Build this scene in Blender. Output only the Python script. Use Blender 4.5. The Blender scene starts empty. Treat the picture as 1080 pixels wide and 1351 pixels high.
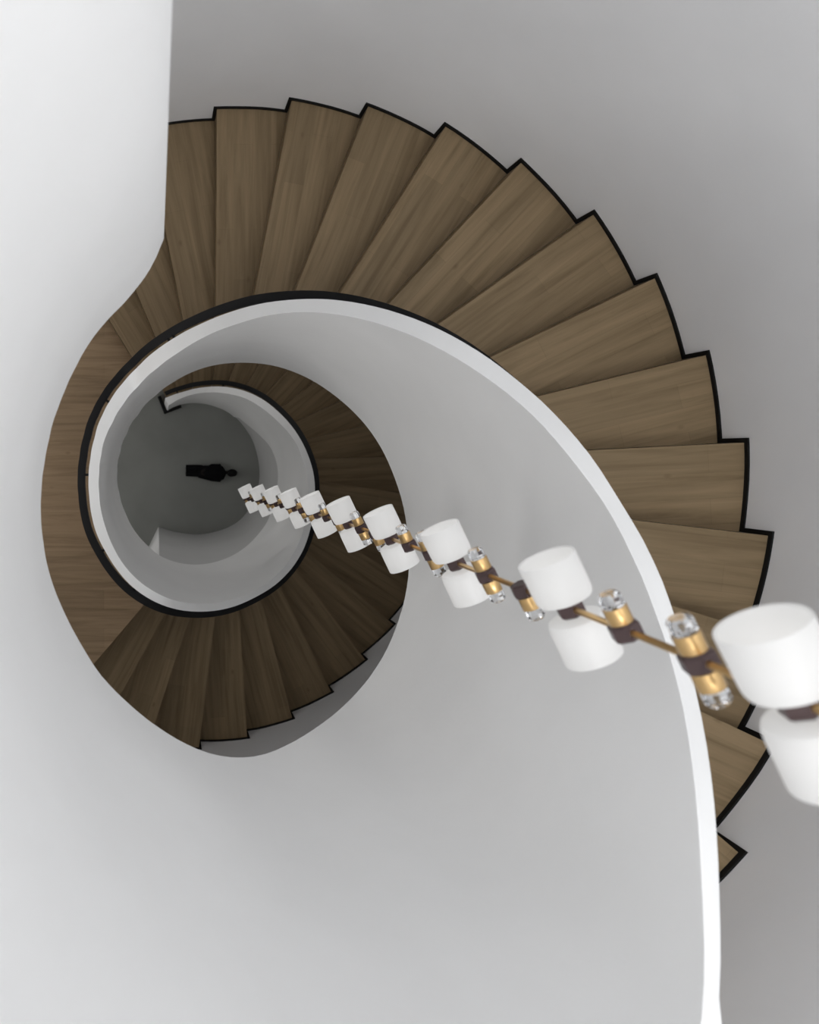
import bpy, bmesh, math, random
import numpy as np
from mathutils import Vector, Matrix
random.seed(7)
S = bpy.context.scene
COL = S.collection

# ------------------------------------------------------------------ camera, light, exposure
# The camera is held over the stair well and looks straight down with a rising-front (shifted) lens.
F = 1100.0                      # focal length in pixels of the 1080 px wide frame
VX, VY = 206.0, 600.0           # where the plumb line under the camera falls in the frame
RISE = 0.17                     # one riser
D0 = 17.0                       # depth below the lens, in risers, of tread 0
DFLOOR = 56.0                   # depth of the ground floor, in risers
ZC = DFLOOR * RISE              # camera height
cd = bpy.data.cameras.new('camera'); cam = bpy.data.objects.new('camera', cd); COL.objects.link(cam)
cam.location = (0, 0, ZC); cam.rotation_euler = (0, 0, 0)
cd.sensor_fit = 'HORIZONTAL'; cd.sensor_width = 36.0; cd.lens = F / 1080.0 * 36.0
cd.shift_x = (540.0 - VX) / 1080.0; cd.shift_y = -(675.5 - VY) / 1080.0
cd.clip_start = 0.02; cd.clip_end = 100
cd.dof.use_dof = True; cd.dof.focus_distance = 3.9; cd.dof.aperture_fstop = 4.0
S.camera = cam
S.view_settings.view_transform = 'Standard'; S.view_settings.look = 'None'
S.view_settings.exposure = 0.0; S.view_settings.gamma = 1.0; S.view_settings.use_curve_mapping = False

WORLD, LAMP_W, WIN_W, LANDING_W, GROUND_W = 2.3, 0.055, 62, 31, 16
w = bpy.data.worlds.new('sky'); S.world = w; w.use_nodes = True
w.node_tree.nodes['Background'].inputs[0].default_value = (0.975, 0.988, 1.0, 1)
w.node_tree.nodes['Background'].inputs[1].default_value = WORLD

def area(name, loc, target, sx, sy, power, color=(1, 1, 1)):
    ld = bpy.data.lights.new(name, 'AREA'); ld.shape = 'RECTANGLE'; ld.size = sx; ld.size_y = sy
    ld.energy = power; ld.color = color
    o = bpy.data.objects.new(name, ld); COL.objects.link(o); o.location = loc
    o.rotation_euler = (Vector(target) - Vector(loc)).to_track_quat('-Z', 'Y').to_euler()
    return o
# daylight entering above the top landing, from the right-hand side of the well
area('daylight_window', (1.2, -1.75, ZC + 1.5), (-0.5, 0.7, ZC - 2.2), 1.6, 1.6, WIN_W, (1, 0.99, 0.97))
# fill lights added, out of view, at middle landing, stair wall and ground-floor opening
area('landing_fill', (-1.62, -0.1, ZC - 33*RISE + 1.35), (1.2, 0.0, ZC - 33*RISE + 0.9), 2.0, 2.2, LANDING_W, (1, 0.985, 0.96))
area('stair_fill', (0.35, 1.98, ZC - 40*RISE), (0.25, -1.0, ZC - 37*RISE), 1.4, 0.9, 9, (1, 0.985, 0.96))  # added fill for the lower balustrade, no real window
area('ground_fill', (-1.62, -0.2, 1.15), (0.6, 0.0, 0.3), 1.8, 1.8, GROUND_W, (1, 0.985, 0.95))

# ------------------------------------------------------------------ helpers
def tag(o, label=None, cat=None, group=None, kind=None):
    if label: o['label'] = label
    if cat: o['category'] = cat
    if group: o['group'] = group
    if kind: o['kind'] = kind
    return o
def link(name, verts, faces, mat, parent=None, smooth=False, uvs=None):
    me = bpy.data.meshes.new(name)
    me.from_pydata([tuple(v) for v in verts], [], faces)
    if uvs is not None:
        uvl = me.uv_layers.new(name='UVMap')
        for lp in me.loops: uvl.data[lp.index].uv = uvs[lp.vertex_index]
    bm = bmesh.new(); bm.from_mesh(me)
    bmesh.ops.recalc_face_normals(bm, faces=bm.faces)
    bm.to_mesh(me); bm.free()
    if smooth:
        for p in me.polygons: p.use_smooth = True
        try: me.set_sharp_from_angle(angle=math.radians(38))
        except Exception: pass
    me.materials.append(mat)
    o = bpy.data.objects.new(name, me); COL.objects.link(o)
    if parent: o.parent = parent
    return o
def empty(name, loc):
    o = bpy.data.objects.new(name, None); COL.objects.link(o); o.location = loc; o.empty_display_size = 0.2
    return o
def put(o, root):                # parent while keeping world coordinates
    o.parent = root
    o.matrix_parent_inverse = Matrix.Translation(root.location).inverted()
    return o
def tube(pts_list, closed_section=True, cap=True):
    """rings (equal length lists of points) -> verts, faces"""
    V = []; Fc = []; n = len(pts_list[0])
    for r in pts_list: V += [tuple(p) for p in r]
    for i in range(len(pts_list) - 1):
        for j in range(n):
            k = (j + 1) % n
            Fc.append((i*n+j, i*n+k, (i+1)*n+k, (i+1)*n+j))
    if cap:
        Fc.append(tuple(range(n))); Fc.append(tuple((len(pts_list)-1)*n + j for j in range(n)))
    return V, Fc

# ------------------------------------------------------------------ materials
def newmat(name):
    m = bpy.data.materials.new(name); m.use_nodes = True
    return m, m.node_tree, m.node_tree.nodes['Principled BSDF']
def plaster(name, col, rough=0.85, var=0.03, bump=0.05):
    m, t, b = newmat(name)
    tc = t.nodes.new('ShaderNodeTexCoord')
    n1 = t.nodes.new('ShaderNodeTexNoise'); n1.inputs['Scale'].default_value = 1.7; n1.inputs['Detail'].default_value = 6
    t.links.new(tc.outputs['Object'], n1.inputs['Vector'])
    r = t.nodes.new('ShaderNodeValToRGB')
    r.color_ramp.elements[0].position = 0.3; r.color_ramp.elements[1].position = 0.7
    r.color_ramp.elements[0].color = tuple(c*(1-var) for c in col) + (1,)
    r.color_ramp.elements[1].color = tuple(min(1, c*(1+var)) for c in col) + (1,)
    t.links.new(n1.outputs['Fac'], r.inputs['Fac']); t.links.new(r.outputs['Color'], b.inputs['Base Color'])
    n2 = t.nodes.new('ShaderNodeTexNoise'); n2.inputs['Scale'].default_value = 60; n2.inputs['Detail'].default_value = 4
    t.links.new(tc.outputs['Object'], n2.inputs['Vector'])
    bp = t.nodes.new('ShaderNodeBump'); bp.inputs['Strength'].default_value = bump; bp.inputs['Distance'].default_value = 0.01
    t.links.new(n2.outputs['Fac'], bp.inputs['Height']); t.links.new(bp.outputs['Normal'], b.inputs['Normal'])
    b.inputs['Roughness'].default_value = rough; b.inputs['Specular IOR Level'].default_value = 0.25
    return m
def wood(name, dark, mid, light, boards=False):
    m, t, b = newmat(name)
    uv = t.nodes.new('ShaderNodeUVMap')
    mp = t.nodes.new('ShaderNodeMapping'); mp.inputs['Scale'].default_value = (1.3, 22, 1)
    t.links.new(uv.outputs['UV'], mp.inputs['Vector'])
    n = t.nodes.new('ShaderNodeTexNoise'); n.inputs['Scale'].default_value = 1.0; n.inputs['Detail'].default_value = 9; n.inputs['Roughness'].default_value = 0.62; n.inputs['Distortion'].default_value = 0.5
    t.links.new(mp.outputs['Vector'], n.inputs['Vector'])
    r = t.nodes.new('ShaderNodeValToRGB'); e = r.color_ramp.elements
    e[0].position = 0.3; e[0].color = dark + (1,); e[1].position = 0.72; e[1].color = light + (1,)
    k = e.new(0.5); k.color = mid + (1,)
    t.links.new(n.outputs['Fac'], r.inputs['Fac'])
    # staves: boards 14 cm wide, about a metre long, each with its own tone
    br = t.nodes.new('ShaderNodeTexBrick'); br.offset = 0.37; br.inputs['Scale'].default_value = 1.0
    br.inputs['Brick Width'].default_value = 0.95 if boards else 0.8; br.inputs['Row Height'].default_value = 0.13 if boards else 0.11
    br.inputs['Mortar Size'].default_value = 0.0006; br.inputs['Bias'].default_value = 0
    br.inputs['Color1'].default_value = (0.90, 0.89, 0.88, 1); br.inputs['Color2'].default_value = (1.07, 1.05, 1.04, 1); br.inputs['Mortar'].default_value = (0.72, 0.7, 0.68, 1)
    t.links.new(uv.outputs['UV'], br.inputs['Vector'])
    mx = t.nodes.new('ShaderNodeMixRGB'); mx.blend_type = 'MULTIPLY'; mx.inputs['Fac'].default_value = 0.9
    t.links.new(r.outputs['Color'], mx.inputs['Color1']); t.links.new(br.outputs['Color'], mx.inputs['Color2'])
    # knots
    vo = t.nodes.new('ShaderNodeTexVoronoi'); vo.inputs['Scale'].default_value = 1.0
    mp2 = t.nodes.new('ShaderNodeMapping'); mp2.inputs['Scale'].default_value = (3.0, 5.5, 1)
    t.links.new(uv.outputs['UV'], mp2.inputs['Vector']); t.links.new(mp2.outputs['Vector'], vo.inputs['Vector'])
    r2 = t.nodes.new('ShaderNodeValToRGB'); r2.color_ramp.elements[0].position = 0.02; r2.color_ramp.elements[0].color = (0.55, 0.5, 0.45, 1)
    r2.color_ramp.elements[1].position = 0.075; r2.color_ramp.elements[1].color = (1, 1, 1, 1)
    t.links.new(vo.outputs['Distance'], r2.inputs['Fac'])
    mx2 = t.nodes.new('ShaderNodeMixRGB'); mx2.blend_type = 'MULTIPLY'; mx2.inputs['Fac'].default_value = 0.5
    t.links.new(mx.outputs['Color'], mx2.inputs['Color1']); t.links.new(r2.outputs['Color'], mx2.inputs['Color2'])
    t.links.new(mx2.outputs['Color'], b.inputs['Base Color'])
    bp = t.nodes.new('ShaderNodeBump'); bp.inputs['Strength'].default_value = 0.12; bp.inputs['Distance'].default_value = 0.004
    t.links.new(n.outputs['Fac'], bp.inputs['Height']); t.links.new(bp.outputs['Normal'], b.inputs['Normal'])
    b.inputs['Roughness'].default_value = 0.62; b.inputs['Specular IOR Level'].default_value = 0.25
    return m
def simple(name, col, rough=0.5, metal=0.0, spec=0.5, var=0.12, scale=30):
    m, t, b = newmat(name)
    tc = t.nodes.new('ShaderNodeTexCoord'); n = t.nodes.new('ShaderNodeTexNoise'); n.inputs['Scale'].default_value = scale
    t.links.new(tc.outputs['Object'], n.inputs['Vector'])
    r = t.nodes.new('ShaderNodeValToRGB'); r.color_ramp.elements[0].color = tuple(c*(1-var) for c in col)+(1,); r.color_ramp.elements[1].color = tuple(min(1, c*(1+var)) for c in col)+(1,)
    t.links.new(n.outputs['Fac'], r.inputs['Fac']); t.links.new(r.outputs['Color'], b.inputs['Base Color'])
    b.inputs['Roughness'].default_value = rough; b.inputs['Metallic'].default_value = metal; b.inputs['Specular IOR Level'].default_value = spec
    return m
M_WALL = plaster('white_plaster', (0.84, 0.84, 0.84))
M_BAL = plaster('balustrade_plaster', (0.84, 0.84, 0.84))
M_OUTER = plaster('stairwell_plaster', (0.81, 0.815, 0.83))
M_CEIL = plaster('ceiling_paint', (0.75, 0.75, 0.75))
M_FLOOR = plaster('ground_concrete', (0.26, 0.265, 0.25), rough=0.75, var=0.10, bump=0.08)
M_WOOD = wood('oak_tread', (0.160, 0.114, 0.062), (0.225, 0.164, 0.094), (0.280, 0.206, 0.122))
M_LAND = wood('oak_landing', (0.205, 0.142, 0.082), (0.300, 0.213, 0.130), (0.365, 0.262, 0.163), boards=True)
M_LOW = plaster('shaded_plaster', (0.60, 0.60, 0.60))  # white plaster greyed: shade of the stair overhang put into the colour
M_BLACK = simple('black_skirting', (0.006, 0.006, 0.006), 0.7, spec=0.2)
M_RAIL = simple('black_handrail', (0.006, 0.006, 0.007), 0.7, spec=0.25)
M_BRASS = simple('brushed_brass', (0.66, 0.44, 0.20), 0.28, 1.0, var=0.06, scale=80)
M_HEX = simple('bronze_joint', (0.075, 0.048, 0.048), 0.38, 0.4)
M_CLOTH = simple('black_cloth', (0.006, 0.006, 0.007), 0.95, spec=0.1)
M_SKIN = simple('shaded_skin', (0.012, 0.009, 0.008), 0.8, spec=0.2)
M_HAIR = simple('black_hair', (0.005, 0.005, 0.005), 0.8, spec=0.2)
def glassmat():
    m, t, b = newmat('clear_crystal')
    b.inputs['Base Color'].default_value = (0.97, 0.98, 1, 1); b.inputs['Roughness'].default_value = 0.04
    b.inputs['Transmission Weight'].default_value = 1.0; b.inputs['IOR'].default_value = 1.5
    return m
M_GLASS = glassmat()
def frosted():
    m, t, b = newmat('frosted_ribbed_glass')
    out = t.nodes['Material Output']
    b.inputs['Base Color'].default_value = (0.57, 0.57, 0.57, 1); b.inputs['Roughness'].default_value = 0.45
    b.inputs['Emission Color'].default_value = (1, 0.985, 0.96, 1); b.inputs['Emission Strength'].default_value = EMIT
    tr = t.nodes.new('ShaderNodeBsdfTranslucent'); tr.inputs['Color'].default_value = (0.66, 0.66, 0.66, 1)
    mx = t.nodes.new('ShaderNodeMixShader'); mx.inputs['Fac'].default_value = 0.45
    t.links.new(b.outputs[0], mx.inputs[1]); t.links.new(tr.outputs[0], mx.inputs[2]); t.links.new(mx.outputs[0], out.inputs['Surface'])
    tc = t.nodes.new('ShaderNodeTexCoord')
    return m
EMIT = 0.38
M_SHADE = frosted()

# ------------------------------------------------------------------ survey of the stair
# edges measured as bearing/ratio pairs from the camera, turned into plan positions with their heights
# plan of the inner balustrade: bearing from the plumb line (deg), inner radius, outer radius (m), depth of its top, depth of its foot (risers)
RIB = [(-272,0.6165,0.6715,2.60,14.00),(-270,0.5637,0.6187,2.60,14.00),(-268,0.5288,0.5838,2.60,14.00),(-266,0.5041,0.5591,2.60,14.00),(-264,0.4850,0.5400,2.60,14.00),(-262,0.4689,0.5239,2.60,14.00),
 (-260,0.4545,0.5095,2.60,14.00),(-258,0.4422,0.4972,2.60,14.00),(-256,0.4325,0.4875,2.60,14.00),(-254,0.4242,0.4792,2.60,14.00),(-252,0.4162,0.4712,2.60,14.00),(-250,0.4083,0.4633,2.60,14.00),
 (-248,0.4009,0.4559,2.60,14.00),(-246,0.3940,0.4490,2.60,14.00),(-244,0.3873,0.4423,2.60,14.00),(-242,0.3808,0.4358,2.60,14.00),(-240,0.3743,0.4293,2.60,14.00),(-238,0.3680,0.4230,2.60,14.00),
 (-236,0.3621,0.4171,2.60,14.00),(-234,0.3565,0.4115,2.60,14.00),(-232,0.3511,0.4061,2.60,14.00),(-230,0.3457,0.4007,2.60,14.00),(-228,0.3407,0.3957,2.60,14.00),(-226,0.3365,0.3915,2.60,14.00),
 (-224,0.3328,0.3878,2.60,14.00),(-222,0.3294,0.3844,2.60,14.00),(-220,0.3261,0.3811,2.60,14.00),(-218,0.3228,0.3778,2.60,14.00),(-216,0.3197,0.3747,2.60,14.00),(-214,0.3173,0.3723,2.60,14.00),
 (-212,0.3154,0.3704,2.60,14.00),(-210,0.3136,0.3686,2.60,14.00),(-208,0.3120,0.3670,2.60,14.00),(-206,0.3105,0.3655,2.60,14.00),(-204,0.3095,0.3645,2.60,14.00),(-202,0.3091,0.3641,2.60,14.00),
 (-200,0.3089,0.3639,2.60,14.00),(-198,0.3088,0.3638,2.60,14.00),(-196,0.3086,0.3636,2.60,14.00),(-194,0.3085,0.3635,2.60,14.00),(-192,0.3084,0.3634,2.60,14.00),(-190,0.3084,0.3634,2.60,14.00),
 (-188,0.3089,0.3639,2.60,14.00),(-186,0.3101,0.3651,2.60,14.00),(-184,0.3118,0.3668,2.60,14.00),(-182,0.3135,0.3685,2.60,14.00),(-180,0.3153,0.3703,2.60,14.00),(-178,0.3172,0.3722,2.60,14.00),
 (-176,0.3193,0.3743,2.60,14.00),(-174,0.3220,0.3770,2.60,14.00),(-172,0.3254,0.3804,2.60,14.00),(-170,0.3290,0.3840,2.60,14.00),(-168,0.3326,0.3876,2.60,14.00),(-166,0.3362,0.3912,2.60,14.00),
 (-164,0.3401,0.3951,2.60,14.00),(-162,0.3445,0.3995,2.60,14.00),(-160,0.3496,0.4046,2.60,14.00),(-158,0.3550,0.4100,2.60,14.00),(-156,0.3606,0.4156,2.60,14.00),(-154,0.3662,0.4212,2.60,14.00),
 (-152,0.3723,0.4273,2.60,14.00),(-150,0.3790,0.4340,2.60,14.00),(-148,0.3860,0.4410,2.60,14.00),(-146,0.3931,0.4481,2.60,14.00),(-144,0.4004,0.4554,2.60,14.00),(-142,0.4083,0.4633,2.60,14.00),
 (-140,0.4171,0.4721,2.60,14.00),(-138,0.4264,0.4814,2.60,14.00),(-136,0.4359,0.4909,2.60,14.00),(-134,0.4454,0.5004,2.60,14.00),(-132,0.4553,0.5103,2.60,14.00),(-130,0.4656,0.5206,2.60,14.00),
 (-128,0.4762,0.5312,2.60,14.00),(-126,0.4870,0.5420,2.60,14.00),(-124,0.4982,0.5532,2.60,14.00),(-122,0.5098,0.5648,2.60,14.00),(-120,0.5222,0.5772,2.60,14.00),(-118,0.5355,0.5905,2.60,14.00),
 (-116,0.5494,0.6044,2.60,14.00),(-114,0.5638,0.6188,2.60,14.00),(-112,0.5790,0.6340,2.60,14.00),(-110,0.5952,0.6502,2.60,14.00),(-108,0.6128,0.6678,2.60,14.00),(-106,0.6313,0.6863,2.60,14.00),
 (-104,0.6493,0.7043,2.60,14.00),(-102,0.6663,0.7213,2.61,14.01),(-100,0.6833,0.7383,2.61,14.01),(-98,0.7013,0.7563,2.63,14.03),(-96,0.7207,0.7757,2.66,14.06),(-94,0.7414,0.7964,2.70,14.10),
 (-92,0.7632,0.8182,2.75,14.15),(-90,0.7864,0.8414,2.83,14.23),(-88,0.8117,0.8667,2.93,14.33),(-86,0.8395,0.8945,3.07,14.47),(-84,0.8698,0.9248,3.26,14.66),(-82,0.9021,0.9571,3.48,14.88),
 (-80,0.9349,0.9899,3.74,15.14),(-78,0.9671,1.0221,4.01,15.41),(-76,0.9982,1.0532,4.30,15.70),(-74,1.0280,1.0830,4.61,16.01),(-72,1.0559,1.1109,4.92,16.32),(-70,1.0812,1.1362,5.25,16.65),
 (-68,1.1036,1.1586,5.58,16.98),(-66,1.1237,1.1787,5.91,17.31),(-64,1.1423,1.1973,6.22,17.62),(-62,1.1595,1.2145,6.53,17.93),(-60,1.1836,1.2386,6.81,18.34),(-58,1.2177,1.2727,7.08,18.92),
 (-56,1.2555,1.3105,7.33,19.56),(-54,1.2921,1.3471,7.58,20.20),(-52,1.3238,1.3788,7.83,20.77),(-50,1.3481,1.4031,8.07,21.25),(-48,1.3636,1.4186,8.32,21.60),(-46,1.3698,1.4248,8.56,21.82),
 (-44,1.3671,1.4047,8.81,21.92),(-42,1.3602,1.4004,9.05,21.96),(-40,1.3530,1.3955,9.30,22.02),(-38,1.3467,1.3910,9.55,22.11),(-36,1.3418,1.3875,9.80,22.25),(-34,1.3392,1.3857,10.06,22.43),
 (-32,1.3395,1.3865,10.34,22.66),(-30,1.3430,1.3904,10.65,22.96),(-28,1.3484,1.3959,10.98,23.32),(-26,1.3528,1.4003,11.31,23.68),(-24,1.3532,1.4011,11.62,24.00),(-22,1.3486,1.3980,11.90,24.27),
 (-20,1.3404,1.3919,12.15,24.48),(-18,1.3307,1.3844,12.40,24.67),(-16,1.3211,1.3767,12.64,24.87),(-14,1.3117,1.3690,12.88,25.07),(-12,1.3024,1.3605,13.14,25.28),(-10,1.2933,1.3500,13.39,25.51),
 (-8,1.2841,1.3380,13.65,25.76),(-6,1.2731,1.3263,13.91,25.98),(-4,1.2595,1.3164,14.17,26.14),(-2,1.2456,1.3079,14.43,26.29),(0,1.2331,1.2989,14.70,26.48),(2,1.2217,1.2884,14.98,26.71),
 (4,1.2109,1.2775,15.26,26.98),(6,1.1998,1.2670,15.56,27.26),(8,1.1872,1.2561,15.86,27.53),(10,1.1728,1.2436,16.16,27.80),(12,1.1571,1.2303,16.45,28.04),(14,1.1406,1.2171,16.73,28.28),
 (16,1.1235,1.2029,17.00,28.51),(18,1.1062,1.1870,17.26,28.74),(20,1.0890,1.1704,17.52,28.97),(22,1.0716,1.1539,17.78,29.19),(24,1.0538,1.1370,18.04,29.40),(26,1.0358,1.1196,18.31,29.62),
 (28,1.0180,1.1017,18.58,29.86),(30,1.0002,1.0833,18.85,30.12),(32,0.9822,1.0646,19.11,30.38),(34,0.9638,1.0457,19.38,30.65),(36,0.9450,1.0264,19.64,30.93),(38,0.9260,1.0068,19.90,31.21),
 (40,0.9064,0.9868,20.16,31.51),(42,0.8862,0.9665,20.41,31.81),(44,0.8653,0.9455,20.67,32.10),(46,0.8440,0.9240,20.92,32.35),(48,0.8221,0.9023,21.17,32.55),(50,0.7996,0.8810,21.41,32.70),
 (52,0.7762,0.8603,21.65,32.80),(54,0.7521,0.8395,21.88,32.84),(56,0.7280,0.8184,22.11,32.88),(58,0.7047,0.7968,22.33,32.93),(60,0.6831,0.7753,22.55,33.05),(62,0.6629,0.7544,22.77,33.23),
 (64,0.6433,0.7345,22.98,33.45),(66,0.6238,0.7154,23.19,33.65),(68,0.6044,0.6970,23.40,33.81),(70,0.5854,0.6792,23.60,33.97),(72,0.5672,0.6622,23.79,34.18),(74,0.5496,0.6465,23.98,34.41),
 (76,0.5325,0.6318,24.16,34.59),(78,0.5168,0.6173,24.34,34.72),(80,0.5030,0.6027,24.51,34.89),(82,0.4903,0.5885,24.66,35.12),(84,0.4778,0.5753,24.81,35.37),(86,0.4651,0.5627,24.96,35.63),
 (88,0.4529,0.5505,25.10,35.93),(90,0.4421,0.5389,25.24,36.26),(92,0.4329,0.5282,25.39,36.56),(94,0.4247,0.5181,25.55,36.76),(96,0.4168,0.5083,25.74,36.94),(98,0.4091,0.4986,25.93,37.13),
 (100,0.4012,0.4894,26.13,37.30),(102,0.3930,0.4810,26.30,37.46),(104,0.3851,0.4734,26.43,37.65),(106,0.3780,0.4659,26.52,37.95),(108,0.3719,0.4580,26.57,38.35),(110,0.3659,0.4496,26.59,38.79),
 (112,0.3600,0.4411,26.60,39.21),(114,0.3539,0.4331,26.60,39.48),(116,0.3478,0.4261,26.60,39.50),(118,0.3418,0.4200,26.60,39.33),(120,0.3358,0.4142,26.60,39.12),(122,0.3301,0.4085,26.60,38.93),
 (124,0.3254,0.4028,26.60,38.85),(126,0.3215,0.3972,26.60,38.87),(128,0.3181,0.3918,26.60,38.95),(130,0.3149,0.3869,26.60,39.05),(132,0.3117,0.3828,26.60,39.16),(134,0.3085,0.3791,26.60,39.27),
 (136,0.3053,0.3756,26.60,39.38),(138,0.3021,0.3720,26.60,39.50),(140,0.2989,0.3685,26.60,39.62),(142,0.2960,0.3652,26.60,39.76),(144,0.2939,0.3624,26.60,39.89),(146,0.2926,0.3602,26.60,39.95),
 (148,0.2921,0.3585,26.60,39.94),(150,0.2917,0.3569,26.60,39.90),(152,0.2914,0.3554,26.60,39.85),(154,0.2910,0.3538,26.60,39.81),(156,0.2907,0.3522,26.60,39.77),(158,0.2905,0.3507,26.60,39.75),
 (160,0.2906,0.3491,26.60,39.77),(162,0.2911,0.3477,26.60,39.83),(164,0.2917,0.3469,26.60,39.91),(166,0.2923,0.3469,26.60,40.00),(168,0.2929,0.3476,26.60,40.09),(170,0.2936,0.3487,26.60,40.18),
 (172,0.2942,0.3498,26.60,40.27),(174,0.2949,0.3510,26.60,40.35),(176,0.2956,0.3521,26.60,40.35),(178,0.2964,0.3532,26.60,40.20),(180,0.2979,0.3544,26.60,39.95),(182,0.3001,0.3560,26.60,39.75),
 (184,0.3030,0.3583,26.60,39.61),(186,0.3060,0.3616,26.60,39.50),(188,0.3090,0.3654,26.60,39.40),(190,0.3121,0.3693,26.60,39.30),(192,0.3152,0.3732,26.60,39.21),(194,0.3182,0.3771,26.60,39.11),
 (196,0.3215,0.3811,26.60,39.05),(198,0.3253,0.3855,26.60,39.05),(200,0.3301,0.3906,26.60,39.16),(202,0.3357,0.3964,26.60,39.33),(204,0.3416,0.4024,26.60,39.41),(206,0.3476,0.4084,26.60,39.34),
 (208,0.3536,0.4145,26.60,39.18),(210,0.3596,0.4209,26.60,39.01),(212,0.3660,0.4281,26.60,38.88),(214,0.3732,0.4364,26.60,38.84),(216,0.3815,0.4455,26.60,38.92),(218,0.3905,0.4550,26.60,39.06),
 (220,0.3998,0.4645,26.60,39.22),(222,0.4091,0.4743,26.60,39.37),(224,0.4185,0.4847,26.60,39.50),(226,0.4285,0.4959,26.60,39.55),(228,0.4391,0.5074,26.60,39.50),(230,0.4503,0.5190,26.60,39.39),
 (232,0.4618,0.5306,26.60,39.29),(234,0.4735,0.5423,26.60,39.21),(236,0.4860,0.5541,26.60,39.20),(238,0.4997,0.5660,26.60,39.28),(240,0.5140,0.5781,26.60,39.39),(242,0.5287,0.5907,26.60,39.46),
 (244,0.5436,0.6043,26.60,39.41),(246,0.5591,0.6190,26.60,39.29),(248,0.5753,0.6342,26.60,39.18),(250,0.5920,0.6497,26.60,39.10),(252,0.6086,0.6654,26.60,39.03),(254,0.6252,0.6815,26.60,38.93),
 (256,0.6415,0.6977,26.60,38.81),(258,0.6576,0.7137,26.60,38.67),(260,0.6735,0.7292,26.60,38.52),(262,0.6891,0.7442,26.60,38.36),(264,0.7042,0.7588,26.60,38.15),(266,0.7190,0.7731,26.60,37.88),
 (268,0.7337,0.7871,26.60,37.58),(270,0.7485,0.8009,26.62,37.30),(272,0.7638,0.8148,26.65,37.15),(274,0.7797,0.8291,26.71,37.13),(276,0.7961,0.8443,26.83,37.21),(278,0.8130,0.8609,27.00,37.31),
 (280,0.8308,0.8784,27.22,37.47),(282,0.8493,0.8963,27.48,37.68),(284,0.8681,0.9142,27.74,37.94),(286,0.8865,0.9322,28.01,38.19),(288,0.9042,0.9500,28.28,38.43),(290,0.9215,0.9676,28.55,38.69),
 (292,0.9388,0.9847,28.82,38.97),(294,0.9562,1.0012,29.09,39.25),(296,0.9735,1.0172,29.36,39.55),(298,0.9905,1.0327,29.63,39.86),(300,1.0070,1.0474,29.91,40.17),(302,1.0230,1.0619,30.19,40.48),
 (304,1.0388,1.0765,30.48,40.79),(306,1.0544,1.0917,30.77,41.10),(308,1.0695,1.1073,31.07,41.44),(310,1.0840,1.1230,31.37,41.79),(312,1.0980,1.1379,31.68,42.13),(314,1.1108,1.1516,31.99,42.44),
 (316,1.1221,1.1641,32.30,42.76),(318,1.1327,1.1761,32.62,43.09),(320,1.1425,1.1872,32.94,43.40),(322,1.1513,1.1971,33.27,43.67),(324,1.1590,1.2061,33.61,43.90),(326,1.1658,1.2141,33.94,44.11),
 (328,1.1714,1.2200,34.27,44.32),(330,1.1753,1.2237,34.58,44.59),(332,1.1776,1.2255,34.87,44.89),(334,1.1787,1.2262,35.14,45.20),(336,1.1790,1.2262,35.40,45.46),(338,1.1791,1.2261,35.67,45.67),
 (340,1.1793,1.2264,35.96,45.85),(342,1.1797,1.2272,36.25,46.01),(344,1.1801,1.2283,36.56,46.17),(346,1.1802,1.2295,36.87,46.36),(348,1.1795,1.2300,37.19,46.57),(350,1.1776,1.2296,37.49,46.76),
 (352,1.1744,1.2278,37.80,46.92),(354,1.1695,1.2242,38.09,47.08),(356,1.1632,1.2187,38.39,47.29),(358,1.1563,1.2122,38.68,47.57),(360,1.1493,1.2052,38.98,47.91),(362,1.1422,1.1979,39.28,48.32),
 (364,1.1345,1.1900,39.58,48.89),(366,1.1253,1.1812,39.88,49.57),(368,1.1136,1.1718,40.19,50.25),(370,1.1000,1.1619,40.50,50.86),(372,1.0855,1.1514,40.82,51.45),(374,1.0710,1.1401,41.13,52.04),
 (376,1.0569,1.1280,41.43,52.65),(378,1.0430,1.1153,41.72,53.22),(380,1.0289,1.1023,42.00,53.64),(382,1.0144,1.0891,42.26,53.91),(384,0.9999,1.0756,42.51,54.13),(386,0.9854,1.0614,42.76,56.00),
 (388,0.9707,1.0462,43.01,56.00),(390,0.9554,1.0297,43.26,56.00),(392,0.9387,1.0126,43.51,56.00),(394,0.9201,0.9949,43.77,56.00),(396,0.9004,0.9766,44.04,56.00),(398,0.8804,0.9578,44.32,56.00),
 (400,0.8608,0.9387,44.60,56.00),(402,0.8418,0.9193,44.89,56.00),(404,0.8229,0.8992,45.17,56.00),(406,0.8044,0.8794,45.49,56.00),(408,0.7863,0.8598,45.85,56.00),(410,0.7675,0.8394,46.18,56.00),
 (412,0.7486,0.8186,46.49,56.00),(414,0.7298,0.7982,46.80,56.00),(416,0.7111,0.7788,47.11,56.00),(418,0.6922,0.7603,47.41,56.00),(420,0.6731,0.7418,47.72,56.00),(422,0.6538,0.7231,48.03,56.00),
 (424,0.6343,0.7046,48.33,56.00),(426,0.6149,0.6872,48.62,56.00),(428,0.5953,0.6719,48.89,56.00),(430,0.5754,0.6581,49.14,56.00),(432,0.5552,0.6447,49.39,56.00),(434,0.5347,0.6312,49.62,56.00),
 (436,0.5134,0.6169,49.81,56.00),(438,0.4913,0.6017,49.93,56.00),(440,0.4692,0.5865,50.06,56.00)]
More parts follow.
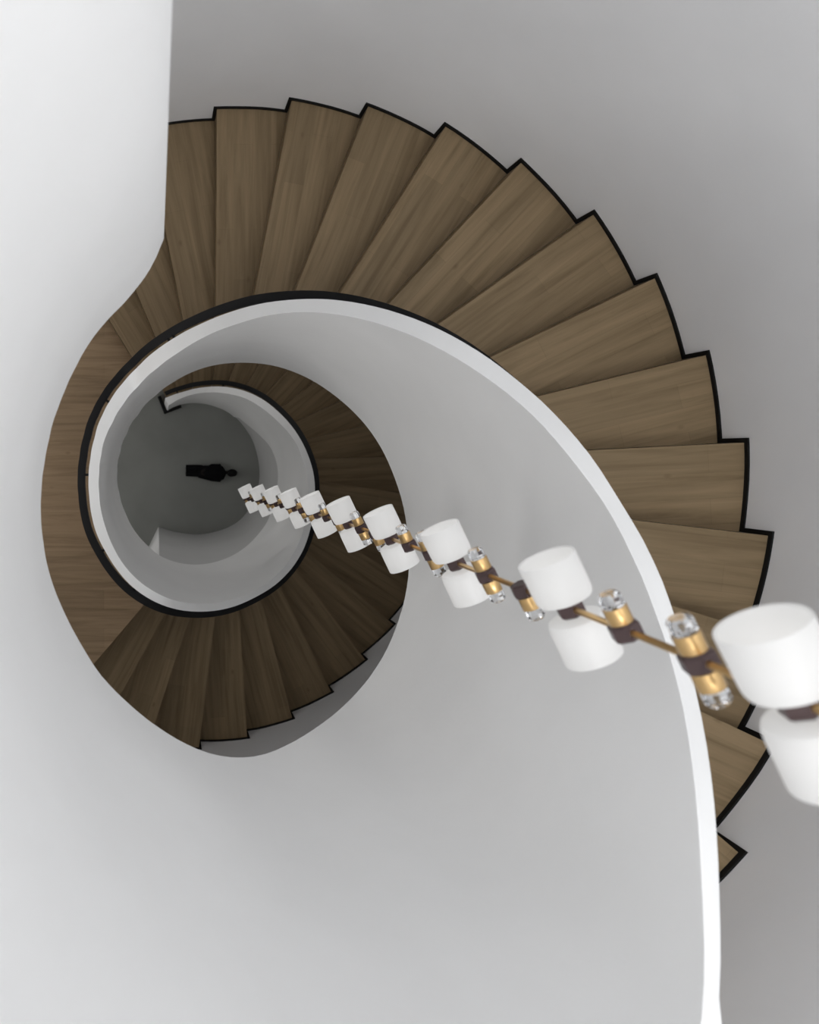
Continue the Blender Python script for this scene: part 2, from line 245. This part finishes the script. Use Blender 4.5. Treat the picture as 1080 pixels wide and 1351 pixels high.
# nosings: bearing of the inner end, angle of the outer end about the stair axis
NOSE = {-8:(-88.5,-127.87), -7:(-81.0,-116.87), -6:(-73.5,-105.87), -5:(-66.0,-94.87), -4:(-58.5,-83.87), -3:(-51.0,-72.87), -2:(-44.0,-61.87), -1:(-37.0,-50.87), 0:(-29.4,-39.87), 1:(-25.2,-29.08), 2:(-16.0,-18.57), 3:(-8.4,-7.96), 4:(-0.5,2.48), 5:(6.5,13.32), 6:(12.6,24.25), 7:(20.9,35.13), 8:(28.0,46.57), 9:(35.7,57.79), 10:(43.4,68.94), 11:(51.4,80.08), 12:(60.4,91.49), 13:(69.8,103.31), 14:(80.7,115.02), 15:(95.5,125.20), 16:(276.1,236.56), 17:(282.8,246.82), 18:(290.4,256.79), 19:(297.8,267.27), 20:(305.0,277.41), 21:(311.6,287.72), 22:(317.9,297.89), 23:(324.2,308.35), 24:(329.3,318.69), 25:(338.0,328.99), 26:(344.3,339.64), 27:(350.6,350.30), 28:(357.5,361.01), 29:(364.2,371.68), 30:(370.7,382.95), 31:(376.7,395.06), 32:(384.6,405.84), 33:(392.9,417.52), 34:(400.2,428.42), 35:(406.4,439.50), 36:(416.9,450.32), 37:(426.4,462.06), 38:(434.5,473.06)}
# radius of the outer wall about the stair axis, every 4 degrees
WALLR = [2.1124, 2.1132, 2.114, 2.1151, 2.1154, 2.1166, 2.1175, 2.1172, 2.1169, 2.1168, 2.1143, 2.1108, 2.1102, 2.1102, 2.1104, 2.1098, 2.1066, 2.1049, 2.1039, 2.1012, 2.1002, 2.098, 2.0922, 2.0907, 2.0909, 2.0923, 2.096, 2.097, 2.097, 2.097, 2.097, 2.097, 2.097, 2.097, 2.097, 2.097, 2.097, 2.097, 2.097, 2.097, 2.097, 2.097, 2.097, 2.097, 2.097, 2.097, 2.097, 2.097, 2.097, 2.097, 2.097, 2.097, 2.097, 2.097, 2.097, 2.097, 2.097, 2.097, 2.097, 2.097, 2.097, 2.097, 2.097, 2.0973, 2.1037, 2.1156, 2.1187, 2.1189, 2.1175, 2.1158, 2.1143, 2.1092, 2.1063, 2.1023, 2.096, 2.0938, 2.0895, 2.0864, 2.0874, 2.0925, 2.0968, 2.1015, 2.1074, 2.1088, 2.1083, 2.1055, 2.1065, 2.1086, 2.109, 2.1099]
# foot of the ground-floor wall (m)
FOOT = [(0.026,-0.822),(0.138,-0.861),(0.251,-0.887),(0.424,-0.909),(0.597,-0.896),(0.814,-0.831),(0.987,-0.714),(1.116,-0.519),(1.173,-0.312),(1.168,-0.087),(1.099,0.164),(0.961,0.372),(0.839,0.476)]
NEWEL_SKIRT = [(0.017,0.658),(0.093,0.463),(0.290,0.537)]
JAMB = [(0.026,-0.822),(-0.121,-1.116)]
BRACKET_BEARINGS = [82.2,131.1,197.3,242.7]
SKY_R = 2.08
CH_PX = (-0.00472639, 0.02966424, 0.78014733)
CH_PY = (-0.00402437, 0.0233807, -0.32973263)
K = RISE / F                                       # (pixels of bearing radius) x risers -> metres
def zd(d): return ZC - d * RISE
C0 = np.array((0.413, -0.039))                     # stair axis
RT_ = np.array(RIB)
def ribv(t, c): return float(np.interp(t, RT_[:, 0], RT_[:, c]))
def ribp(t, side=0.5, off=0.0):                    # plan point on the balustrade; side 0 = well face, 1 = stair face
    r = ribv(t, 1)*(1-side) + ribv(t, 2)*side + off
    a = math.radians(t)
    return np.array((r*math.cos(a), r*math.sin(a)))
def ribn(t):                                       # unit normal towards the stair
    p = ribp(t + 0.8, 0.5); q = ribp(t - 0.8, 0.5); d = p - q; d /= np.hypot(*d)
    return np.array((d[1], -d[0]))
def Rout(a):
    x = (math.degrees(a) % 360)/4; i = int(x); f = x - i
    return WALLR[i % 90]*(1-f) + WALLR[(i+1) % 90]*f
def outer(deg, off=0.0):
    a = math.radians(deg); r = Rout(a) + off
    return C0 + r*np.array((math.cos(a), math.sin(a)))

# ------------------------------------------------------------------ the setting
# ground floor
n = 96
ring = [outer(360*i/n, 0.25) for i in range(n)]
V = [(p[0], p[1], 0) for p in ring] + [(p[0], p[1], -0.25) for p in ring]
Fc = [tuple(range(n)), tuple(range(2*n-1, n-1, -1))] + [(i, (i+1) % n, n+(i+1) % n, n+i) for i in range(n)]
tag(link('floor', V, Fc, M_FLOOR), kind='structure')
# round outer wall of the stairwell, hollow cylinder
ZT = ZC + 2.3
n = 180
rings = []
for i in range(n):
    a = 360*i/n; p = outer(a); q = outer(a, 0.2)
    rings.append([(p[0], p[1], 0), (q[0], q[1], 0), (q[0], q[1], ZT), (p[0], p[1], ZT)])
V = []; Fc = []
for r in rings: V += r
for i in range(n):
    for j in range(4):
        k = (j+1) % 4; b = ((i+1) % n)*4
        Fc.append((i*4+j, i*4+k, b+k, b+j))
tag(link('wall_outer', V, Fc, M_OUTER, smooth=True), kind='structure')
# ceiling ring with an open skylight over the well
n = 96; V = []; Fc = []
for i in range(n):
    a = 360*i/n; q = outer(a, 0.2); p = C0 + SKY_R*np.array((math.cos(math.radians(a)), math.sin(math.radians(a))))
    V += [(p[0], p[1], ZT), (q[0], q[1], ZT), (q[0], q[1], ZT+0.2), (p[0], p[1], ZT+0.2)]
for i in range(n):
    for j in range(4):
        k = (j+1) % 4; b = ((i+1) % n)*4
        Fc.append((i*4+j, i*4+k, b+k, b+j))
tag(link('ceiling', V, Fc, M_CEIL, smooth=True), kind='structure')

# gallery wall on the left of the upper landing: flat-topped balustrade with an S-shaped end
def ribbon(ts, t_foot_extra=0.0):
    rg = []
    for t in ts:
        a = ribp(t, 0); b = ribp(t, 1); zt = zd(ribv(t, 3)); zb = zd(ribv(t, 4))
        rg.append([(a[0], a[1], zt), (b[0], b[1], zt), (b[0], b[1], zb), (a[0], a[1], zb)])
    return rg
ts = list(np.arange(-272, -99.9, 2.0))
rg = ribbon(ts)
# beyond the S bend the wall runs on to the outer wall
zt = zd(ribv(-272, 3)); zb = zd(ribv(-272, 4)); pre = []
for rr, az in ((1.98, 93.0), (1.6, 91.4), (1.25, 90.0), (0.95, 88.9), (0.78, 88.2), (0.69, 87.95)):
    c, s_ = math.cos(math.radians(az)), math.sin(math.radians(az))
    a = np.array((rr*c, rr*s_)); b = a + np.array((-0.055, 0.0))
    pre.append([(a[0], a[1], zt), (b[0], b[1], zt), (b[0], b[1], zb), (a[0], a[1], zb)])
rg[0][1] = (rg[0][0][0]-0.055, rg[0][0][1]+0.01, zt); rg[0][2] = (rg[0][0][0]-0.055, rg[0][0][1]+0.01, zb)
V, Fc = tube(pre + rg)
tag(link('wall_left', V, Fc, M_BAL, smooth=True), kind='structure')

# ground-floor wall under the lowest flight, with the jamb of the opening beside it
pts = [np.array(p) for p in FOOT]
def dens(pts, m=4):
    out = []
    P = [2*pts[0]-pts[1]] + list(pts) + [2*pts[-1]-pts[-2]]
    for i in range(1, len(P)-2):
        for j in range(m):
            t = j/m; p0, p1, p2, p3 = P[i-1:i+3]
            out.append(0.5*((2*p1)+(p2-p0)*t+(2*p0-5*p1+4*p2-p3)*t*t+(-p0+3*p1-3*p2+p3)*t**3))
    out.append(P[-2]); return out
pts = dens(pts)
def foot_top(p):
    t = math.degrees(math.atan2(p[1], p[0])) % 360
    while t < 262: t += 360
    d = ribv(t, 4)
    return max(0.02, zd(min(d, 56.0))) + 0.02
rg = []
for i, p in enumerate(pts):
    d = pts[min(i+1, len(pts)-1)] - pts[max(i-1, 0)]; d /= np.hypot(*d); nn = np.array((d[1], -d[0]))
    t = math.degrees(math.atan2(p[1], p[0])) % 360
    if t < 262: t += 360
    zt = foot_top(p)
    q = p + nn*0.05
    rg.append([(p[0], p[1], 0), (p[0], p[1], zt), (q[0], q[1], zt), (q[0], q[1], 0)])
V, Fc = tube(rg)
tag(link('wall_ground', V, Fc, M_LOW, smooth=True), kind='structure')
a = np.array(JAMB[0]); u = np.array(JAMB[1]) - a; u /= np.hypot(*u)
a = a + u*0.0; b = a + u*1.15; nn = np.array((-u[1], u[0]))
if nn[0] < 0: nn = -nn
q0, q1 = a + nn*0.1, b + nn*0.1
zt = zd(ribv(270, 4)) + 0.03
V = [(a[0], a[1], 0), (b[0], b[1], 0), (q1[0], q1[1], 0), (q0[0], q0[1], 0)]; V += [(x, y, zt) for x, y, _ in V]
Fc = [(0,1,2,3), (4,5,6,7), (0,1,5,4), (1,2,6,5), (2,3,7,6), (3,0,4,7)]
tag(link('wall_jamb', V, Fc, M_WALL), kind='structure')

# ------------------------------------------------------------------ the staircase
stair = empty('spiral_staircase', (float(C0[0]), float(C0[1]), 0))
tag(stair, 'curving staircase of brown oak treads with white balustrade and black handrail', 'staircase')

def unroll(poly, origin, u):
    v = np.array((-u[1], u[0])); return [((p-origin) @ u, (p-origin) @ v) for p in poly]
def slab(name, poly, ztop, th, mat, u, origin, off, parent):
    n = len(poly); V = [(p[0], p[1], ztop) for p in poly] + [(p[0], p[1], ztop-th) for p in poly]
    Fc = [tuple(range(n)), tuple(range(2*n-1, n-1, -1))] + [(i, (i+1) % n, n+(i+1) % n, n+i) for i in range(n)]
    uv = [(x+off[0], y+off[1]) for x, y in unroll(poly, origin, u)]; uv = uv + [(x, y+0.05) for x, y in uv]
    return put(link(name, V, Fc, mat, uvs=uv), parent)
def nose(k):
    t, a = NOSE[k]
    return ribp(t, 0.4), outer(a)
ks = sorted(NOSE)
TH = 0.04
for k in range(-7, 39):
    tf, af = NOSE[k]; tb, ab = NOSE[k-1]           # front (nosing) and back of this tread
    z = zd(D0 + k)
    if k == 16:
        inner = [ribp(t, 0.4) for t in np.linspace(tb, tf, 60)]; out = [outer(a) for a in np.linspace(ab, af, 48)]
        slab('landing', inner + out[::-1], z, 0.06, M_LAND, np.array((1.0, 0.0)), np.array((0.0, 0.0)), (0, 0), stair)
    else:
        m = max(3, int(abs(tf-tb)/2)+1)
        inner = [ribp(t, 0.4) for t in np.linspace(tb, tf, m)]
        if k == 38: inner = [ribp(t, 0.4) for t in np.linspace(tb, tf, m)]
        out = [outer(a) for a in np.linspace(ab, af, 10)]
        p, q = nose(k); u = (q-p)/np.hypot(*(q-p))
        slab('tread', inner + out[::-1], z, TH, M_WOOD, u, p, (random.uniform(0, 50), random.uniform(0, 50)), stair)
    # riser under this nosing
    p, q = nose(k); u = (q-p)/np.hypot(*(q-p)); nv = np.array((-u[1], u[0]))
    pb, qb = nose(k-1)
    if ((pb+qb)/2 - p) @ nv < 0: nv = -nv
    th = 0.06 if k == 16 else TH
    z1 = z - th; z0 = zd(D0+k+1) if k < 38 else 0.0
    a, b = p + nv*0.0015, q + nv*0.0015; c, d = b + nv*0.02, a + nv*0.02
    V = [(x[0], x[1], z0) for x in (a, b, c, d)] + [(x[0], x[1], z1) for x in (a, b, c, d)]
    L = float(np.hypot(*(b-a))); o1, o2 = random.uniform(0, 50), random.uniform(0, 50)
    uv = [(o1, o2), (o1+L, o2), (o1+L, o2), (o1, o2)]; uv += [(x, y+0.13) for x, y in uv]
    put(link('riser', V, [(0,1,2,3), (4,5,6,7), (0,1,5,4), (1,2,6,5), (2,3,7,6), (3,0,4,7)], M_WOOD, uvs=uv), stair)
# upper landing, on the left beyond the gallery wall
t8, a8 = NOSE[-8]
inner = [ribp(t, 0.5) for t in np.linspace(-250, t8, 60)]
out = [outer(a) for a in np.linspace(-255, a8, 60)]
slab('landing', inner + out[::-1], zd(D0-8), 0.1, M_LAND, np.array((1.0, 0.0)), np.array((0.0, 0.0)), (7, 3), stair)
p, q = nose(-8); 
# plastered soffit following the balustrade foot
allt = []; 
kn = [(-250, -255.0)] + [NOSE[k] for k in ks if k <= 15] + [NOSE[k] for k in ks if k >= 16]
kt = np.array([x[0] for x in kn]); ka = np.array([x[1] for x in kn])
ts = list(np.arange(-250, 433, 3.0)); rg = []
for t in ts:
    a = ribp(t, 0.5); b = outer(float(np.interp(t, kt, ka)), 0.01)
    dk = ribv(t, 3) + 6.4
    zb = zd(min(ribv(t, 4) - 0.15, 55.8)); zb2 = min(zb, zd(dk) - 0.30)
    zb = max(0.02, min(zb, zd(dk) - 0.26))
    zb2 = zb
    rg.append([(a[0], a[1], zb), (b[0], b[1], zb2), (b[0], b[1], zb2+0.03), (a[0], a[1], zb+0.03)])
V, Fc = tube(rg)
put(link('soffit', V, Fc, M_WALL, smooth=True), stair)

# balustrade: one continuous plastered ribbon down to the newel end
ts = list(np.arange(-100, 435, 2.0))
end = ribbon([435.8])[0]; far = ribbon([441.1])[0]       # the newel end is cut square to the wall
V, Fc = tube(ribbon(ts) + [[end[0], far[1], far[2], end[3]]])
bal = put(link('balustrade', V, Fc, M_BAL, smooth=True), stair)

# black flat handrail on the stair side
RH, RW, RT2, GAP = 0.21, 0.043, 0.03, 0.036
ts = list(np.arange(-96, 440, 2.0)); rg = []
for t in ts:
    nn = ribn(t); base = ribp(t, 1.0); z = zd(ribv(t, 3)) - RH
    a = base + nn*GAP; b = base + nn*(GAP+RW)
    rg.append([(a[0], a[1], z), (b[0], b[1], z), (b[0], b[1], z-RT2), (a[0], a[1], z-RT2)])
V, Fc = tube(rg)
rail = put(link('handrail', V, Fc, M_RAIL, smooth=True), stair)
def rail_bracket(t):
    nn = ribn(t); tt = np.array((-nn[1], nn[0])); b = ribp(t, 1.0); z = zd(ribv(t, 3)) - RH
    h = 0.007
    V = []
    for x in (-0.004, GAP+0.006):
        for (y, dz) in ((-h, -0.004), (h, -0.004), (h, -0.018), (-h, -0.018)):
            p = b + nn*x + tt*y; V.append((p[0], p[1], z+dz+0.004))
    o = link('bracket', V, [(0,1,2,3), (4,5,6,7), (0,1,5,4), (1,2,6,5), (2,3,7,6), (3,0,4,7)], M_RAIL)
    o.parent = rail
for t in [-60, -30, -5, 20, 48, 80] + BRACKET_BEARINGS + [262, 290, 312, 334, 356, 380, 405, 430]: rail_bracket(t)

# black stepped skirting along the outer wall
def skirt(k0, k1):
    V = []; Fc = []
    def box(pa, pb, z0, z1, th=0.008):
        # pa, pb plan points on the wall; thickness towards the axis
        n0 = len(V)
        for z in (z0, z1):
            for p in (pa, pb):
                i = C0 - p; i /= np.hypot(*i); q = p + i*th
                V.append((p[0], p[1], z)); V.append((q[0], q[1], z))
        Fc.extend([tuple(n0+x for x in f) for f in ((0,1,3,2), (4,5,7,6), (0,1,5,4), (2,3,7,6), (0,2,6,4), (1,3,7,5))])
    for k in range(k0, k1):
        af, ab = NOSE[k][1], NOSE[k-1][1]; z = zd(D0+k)
        m = 40 if k == 16 else 8
        aa = np.linspace(ab, af, m)
        for i in range(m-1): box(outer(aa[i]), outer(aa[i+1]), z-0.002, z+SKH)
        da = math.degrees(SKW/RO_) * 1.0
        box(outer(af), outer(af+da), z-RISE, z+SKH)
    return V, Fc
SKH, SKW, RO_ = 0.022, 0.020, 2.1
V, Fc = skirt(-7, 16); o = put(link('skirting', V, Fc, M_BLACK), stair)
V, Fc = skirt(16, 39); o = put(link('skirting', V, Fc, M_BLACK), stair)
# black skirting round the foot of the newel end
P = [np.array(p) for p in NEWEL_SKIRT]; V = []; Fc = []
def nrm(v): return v/np.hypot(*v)
d1, d2 = nrm(P[1]-P[0]), nrm(P[2]-P[1]); n1 = np.array((-d1[1], d1[0])); n2 = np.array((-d2[1], d2[0])); wdt = 0.036
mi = nrm(n1+n2); ml = wdt/(mi @ n1)
inn = [P[0]+n1*wdt, P[1]+mi*ml, P[2]+n2*wdt]
V = [(p[0], p[1], 0.0) for p in P] + [(p[0], p[1], 0.0) for p in inn]; V += [(x, y, 0.05) for x, y, _ in V]
Fc = [(0,1,4,3), (1,2,5,4), (6,7,10,9), (7,8,11,10), (0,1,7,6), (1,2,8,7), (3,4,10,9), (4,5,11,10), (0,3,9,6), (2,5,11,8)]
put(link('newel_skirting', V, Fc, M_BLACK), stair)

# ------------------------------------------------------------------ the chandelier
def axes(d):
    d = Vector(d).normalized(); up = Vector((0, 0, 1)); x = d.cross(up)
    if x.length < 1e-4: x = Vector((1, 0, 0))
    x.normalize(); return d, x, d.cross(x).normalized()
def lathe(profile, seg=40, closed=False, flute=0.0):
    """profile [(r, h)] about +Z -> verts, faces"""
    V = []; Fc = []
    for r, h in profile:
        for j in range(seg):
            a = 2*math.pi*j/seg; rr = r*(1 + flute*(1 if j % 2 else -1))
            V.append((rr*math.cos(a), rr*math.sin(a), h))
    m = len(profile)
    for i in range(m-1 if not closed else m):
        i2 = (i+1) % m
        for j in range(seg):
            k = (j+1) % seg; Fc.append((i*seg+j, i*seg+k, i2*seg+k, i2*seg+j))
    if not closed:
        Fc.append(tuple(range(seg))); Fc.append(tuple((m-1)*seg+j for j in range(seg)))
    return V, Fc
def mesh_of(name, V, Fc, mat, smooth=True):
    o = link(name, V, Fc, mat, smooth=smooth); me = o.data; bpy.data.objects.remove(o); return me
# frosted cup, axis +Z, open end outwards: closed floor at z=.018, rim at .108
R = 0.0545; t_ = 0.004
prof = [(0.0005, 0.018), (R*0.80, 0.018), (R*0.93, 0.021), (R*0.985, 0.028), (R, 0.040), (R*1.015, 0.107), (R*1.005, 0.109), (R*1.015-t_, 0.107), (R-t_, 0.040), (R*0.92-t_, 0.028), (0.0005, 0.023)]
ME_SHADE = mesh_of('shade', *lathe(prof, 96, flute=0.004), M_SHADE)
ME_BULB = None
prof = [(0.0005, 0.016), (0.020, 0.016), (0.0205, 0.017), (0.0205, 0.045), (0.020, 0.046), (0.0005, 0.046)]
ME_BRASS = mesh_of('brass_sleeve', *lathe(prof, 40), M_BRASS)
prof = [(0.0005, 0.0462), (0.018, 0.0462), (0.0195, 0.050), (0.0195, 0.066), (0.015, 0.072), (0.0005, 0.072)]
ME_CRYS = mesh_of('crystal_end', *lathe(prof, 10), M_GLASS, smooth=False)
hexp = [(0.021, -0.016), (0.027, -0.011), (0.027, 0.011), (0.021, 0.016)]
ME_HEX = mesh_of('hexagonal_joint', *lathe(hexp, 6), M_HEX, smooth=False)
prof = [(0.0005, -0.018), (0.010, -0.018), (0.010, 0.018), (0.0005, 0.018)]
ME_CORE = mesh_of('collar', *lathe(prof, 24), M_BRASS)

PX = CH_PX; PY = CH_PY
def chp(i):                       # point on the chandelier stem; i counts lamp pairs from the top one
    d = 1.0 + 0.645*i + 0.045*max(0.0, 1.0 - i)
    return Vector((np.polyval(PX, d), np.polyval(PY, d), ZC - d))
ch = empty('chandelier', (0, 0, 0)); ch.location = chp(9.33)
tag(ch, 'long hanging chandelier of frosted glass cups and brass fittings down the stairwell', 'chandelier')
AX = Vector((-0.44, 0.898, 0)).normalized()
def place(me, name, loc, d, roll=0.0):
    o = bpy.data.objects.new(name, me); COL.objects.link(o)
    q = Vector(d).to_track_quat('Z', 'Y').to_matrix().to_4x4()
    M = Matrix.Translation(loc) @ q @ Matrix.Rotation(roll, 4, 'Z')
    o.parent = ch; o.matrix_parent_inverse = Matrix.Translation(ch.location).inverted(); o.matrix_basis = M
    return o
nodes = []
for n_ in range(10):
    i = float(n_); c = chp(i); nodes.append(i)
    place(ME_HEX, 'hexagonal_joint', c, AX, 0.3)
    place(ME_SHADE, 'shade', c, AX); place(ME_SHADE, 'shade', c, -AX)
    for dd in (AX, -AX):                            # the lamp in each cup
        ld = bpy.data.lights.new('cup_lamp', 'POINT'); ld.energy = LAMP_W; ld.shadow_soft_size = 0.02; ld.color = (1, 0.985, 0.96)
        lo = bpy.data.objects.new('cup_lamp', ld); COL.objects.link(lo); lo.location = c + dd*0.060
    for fr in (1/3., 2/3.):
        j = i + fr
        if n_ == 9 and fr > 0.5: continue
        c = chp(j); nodes.append(j)
        place(ME_HEX, 'hexagonal_joint', c, AX, 0.3)
        even = n_ % 2 == 0
        both = (fr < 0.5) if even else (fr > 0.5)   # joints carry a pair of sleeves or a single one in turn
        if both: dirs = (AX, -AX)
        elif even: dirs = (AX,)
        else: dirs = (-AX,)
        for dd in dirs:
            place(ME_BRASS, 'brass_sleeve', c, dd); place(ME_CRYS, 'crystal_end', c, dd)
# stem between the joints
def rod(a, b, r, name, mat, seg=8):
    d, x, y = axes(b - a); rg = []
    for p in (a, b): rg.append([p + x*(r*math.cos(2*math.pi*j/seg)) + y*(r*math.sin(2*math.pi*j/seg)) for j in range(seg)])
    V, Fc = tube(rg); o = link(name, V, Fc, mat, smooth=True)
    return put(o, ch)
for a, b in zip(nodes[:-1], nodes[1:]):
    pa, pb = chp(a), chp(b); e = (pb-pa).normalized()*0.012
    rod(pa+e, pb-e, 0.0065, 'brass_bar', M_BRASS)
top = chp(0.0); hi = Vector((top.x + 0.02, top.y - 0.01, ZT + 0.1))
rod(top, hi, 0.0065, 'hanging_rod', M_BRASS)

# ------------------------------------------------------------------ the figure on the ground floor
PS = DFLOOR * RISE / F                              # metres per pixel of the survey at floor level
def fp(x, y, z): return Vector(((x - VX)*PS*0.993, -(y - VY)*PS*0.993, z))
def loft(secs, seg=20):
    """secs: (centre Vector, half width across, half height); run along the body"""
    rg = []
    for i, (c, wy, hz) in enumerate(secs):
        a = secs[max(i-1, 0)][0]; b = secs[min(i+1, len(secs)-1)][0]
        d = (b-a); d.z = d.z*0.5; d.normalize(); side = Vector((-d.y, d.x, 0)).normalized(); up = d.cross(side)*-1
        if up.z < 0: up = -up
        rg.append([c + side*(wy*math.cos(2*math.pi*j/seg)) + up*(hz*math.sin(2*math.pi*j/seg)) for j in range(seg)])
    return tube(rg)
def joined(name, parts, mat, vox, parent=None):
    V = []; Fc = []
    for v, f in parts:
        n0 = len(V); V += v; Fc += [tuple(n0+i for i in q) for q in f]
    o = link(name, V, Fc, mat, smooth=True)
    r = o.modifiers.new('remesh', 'REMESH'); r.mode = 'VOXEL'; r.voxel_size = vox; r.use_smooth_shade = True
    s = o.modifiers.new('smooth', 'SMOOTH'); s.factor = 0.5; s.iterations = 3
    if parent:
        o.parent = parent; o.matrix_parent_inverse = Matrix.Translation(parent.location).inverted()
    return o
def px(v): return v*PS
def ball(c, rx, ry, rz, seg=20, rows=12):
    V = []; Fc = []
    rg = []
    for i in range(1, rows):
        th = math.pi*i/rows
        rg.append([c + Vector((rx*math.cos(th), ry*math.sin(th)*math.cos(2*math.pi*j/seg), rz*math.sin(th)*math.sin(2*math.pi*j/seg))) for j in range(seg)])
    return tube(rg)
parts = []
# trunk, neck and head, face towards the floor
parts.append(loft([(fp(263, 622, .050), px(6.5), .036), (fp(268, 623, .052), px(8), .042), (fp(275, 623.5, .052), px(8.2), .042), (fp(283, 624, .055), px(9), .046), (fp(290, 624, .056), px(9.6), .045), (fp(294.5, 624, .056), px(6.5), .034), (fp(298, 623.4, .056), px(2.2), .020), (fp(302, 623.6, .056), px(2.2), .020)]))
parts.append(ball(fp(306, 624, .058), px(6.6), px(4.6), .044))
parts.append(ball(fp(307.5, 624, .016), px(1.2), px(.8), .008))                        # nose
for s in (-1, 1): parts.append(ball(fp(305, 624+s*4.6, .052), px(1.4), px(.6), .010))   # ears
# legs and feet
for s in (-1, 1):
    parts.append(loft([(fp(266, 621.5+s*3.8, .048), px(3.9), .036), (fp(257, 621.2+s*3.8, .045), px(3.5), .032), (fp(250, 621+s*3.8, .040), px(2.9), .028), (fp(246.5, 621+s*3.8, .034), px(2.3), .024)]))
    parts.append(loft([(fp(249, 621+s*3.8, .030), px(2.2), .022), (fp(246.6, 621+s*4.4, .022), px(2.4), .018), (fp(245.4, 621+s*5.0, .020), px(1.8), .014)]))
# arms bent, hands folded behind at the hips
def arm(sh, el, wr, hd, ext):
    parts.append(loft([(fp(*sh), px(3.3), .028), (fp((sh[0]+el[0])/2, (sh[1]+el[1])/2, (sh[2]+el[2])/2), px(2.9), .025), (fp(*el), px(2.5), .022)]))
    parts.append(loft([(fp(*el), px(2.5), .022), (fp(*wr), px(1.6), .015)]))
    parts.append(loft([(fp(*wr), px(1.5), .012), (fp(*hd), px(1.8), .010), (fp(hd[0]+ext[0], hd[1]+ext[1], hd[2]), px(1.3), .008)]))
    for k in range(4):
        o = (k-1.5)*0.85; b = (hd[0]+ext[0]*.7 - ext[1]*o*.3, hd[1]+ext[1]*.7 + ext[0]*o*.3)
        ln = (1.0, 1.25, 1.2, .9)[k]
        parts.append(loft([(fp(b[0], b[1], hd[2]), px(.45), .0045), (fp(b[0]+ext[0]*ln*.6, b[1]+ext[1]*ln*.6, hd[2]-.003), px(.42), .004), (fp(b[0]+ext[0]*ln, b[1]+ext[1]*ln, hd[2]-.010), px(.38), .0036)], seg=8))
    parts.append(loft([(fp(hd[0], hd[1], hd[2]), px(.55), .005), (fp(hd[0]+ext[0]*.5-ext[1]*.8, hd[1]+ext[1]*.5+ext[0]*.8, hd[2]-.006), px(.5), .0045)], seg=8))
arm((291, 616, .055), (279.5, 615.5, .060), (270, 619.5, .088), (267.5, 621, .094), (-2.0, 1.0))
arm((291, 632, .055), (278.5, 631.5, .055), (269.5, 626.5, .085), (267, 625, .092), (-2.0, -1.0))
person = joined('person', parts, M_SKIN, 0.0032)
tag(person, 'small person dressed all in black on the grey ground floor far below', 'person')
# clothes: jacket with sleeves, straight trousers
cl = []
cl.append(loft([(fp(262, 622.5, .050), px(8.0), .042), (fp(268, 623, .052), px(8.8), .047), (fp(276, 624, .054), px(10.0), .050), (fp(284, 624, .057), px(10.8), .052), (fp(290.5, 624, .058), px(10.8), .050), (fp(295, 624, .058), px(8.0), .040), (fp(297.6, 623.6, .058), px(3.2), .026)]))
for sh, el, wr in (((291, 616, .055), (279.5, 615.5, .060), (270.5, 619.5, .086)), ((291, 632, .055), (278.5, 631.5, .055), (270, 626.5, .083))):
    cl.append(loft([(fp(*sh), px(4.0), .034), (fp((sh[0]+el[0])/2, (sh[1]+el[1])/2, (sh[2]+el[2])/2), px(3.7), .031), (fp(*el), px(3.4), .029), (fp((wr[0]+el[0])/2, (wr[1]+el[1])/2, (wr[2]+el[2])/2), px(2.9), .025), (fp(*wr), px(2.3), .020)]))
joined('jacket', cl, M_CLOTH, 0.0035, person)
tr_ = []
for s in (-1, 1):
    tr_.append(loft([(fp(267, 621.6+s*3.8, .048), px(4.3), .040), (fp(257, 621.2+s*3.8, .045), px(4.0), .037), (fp(249, 621+s*3.8, .041), px(3.8), .035), (fp(245.2, 621+s*3.8, .039), px(3.8), .034)]))
joined('trousers', tr_, M_CLOTH, 0.0035, person)
joined('hair', [ball(fp(306, 624, .066), px(7.0), px(5.1), .042)], M_HAIR, 0.0035, person)
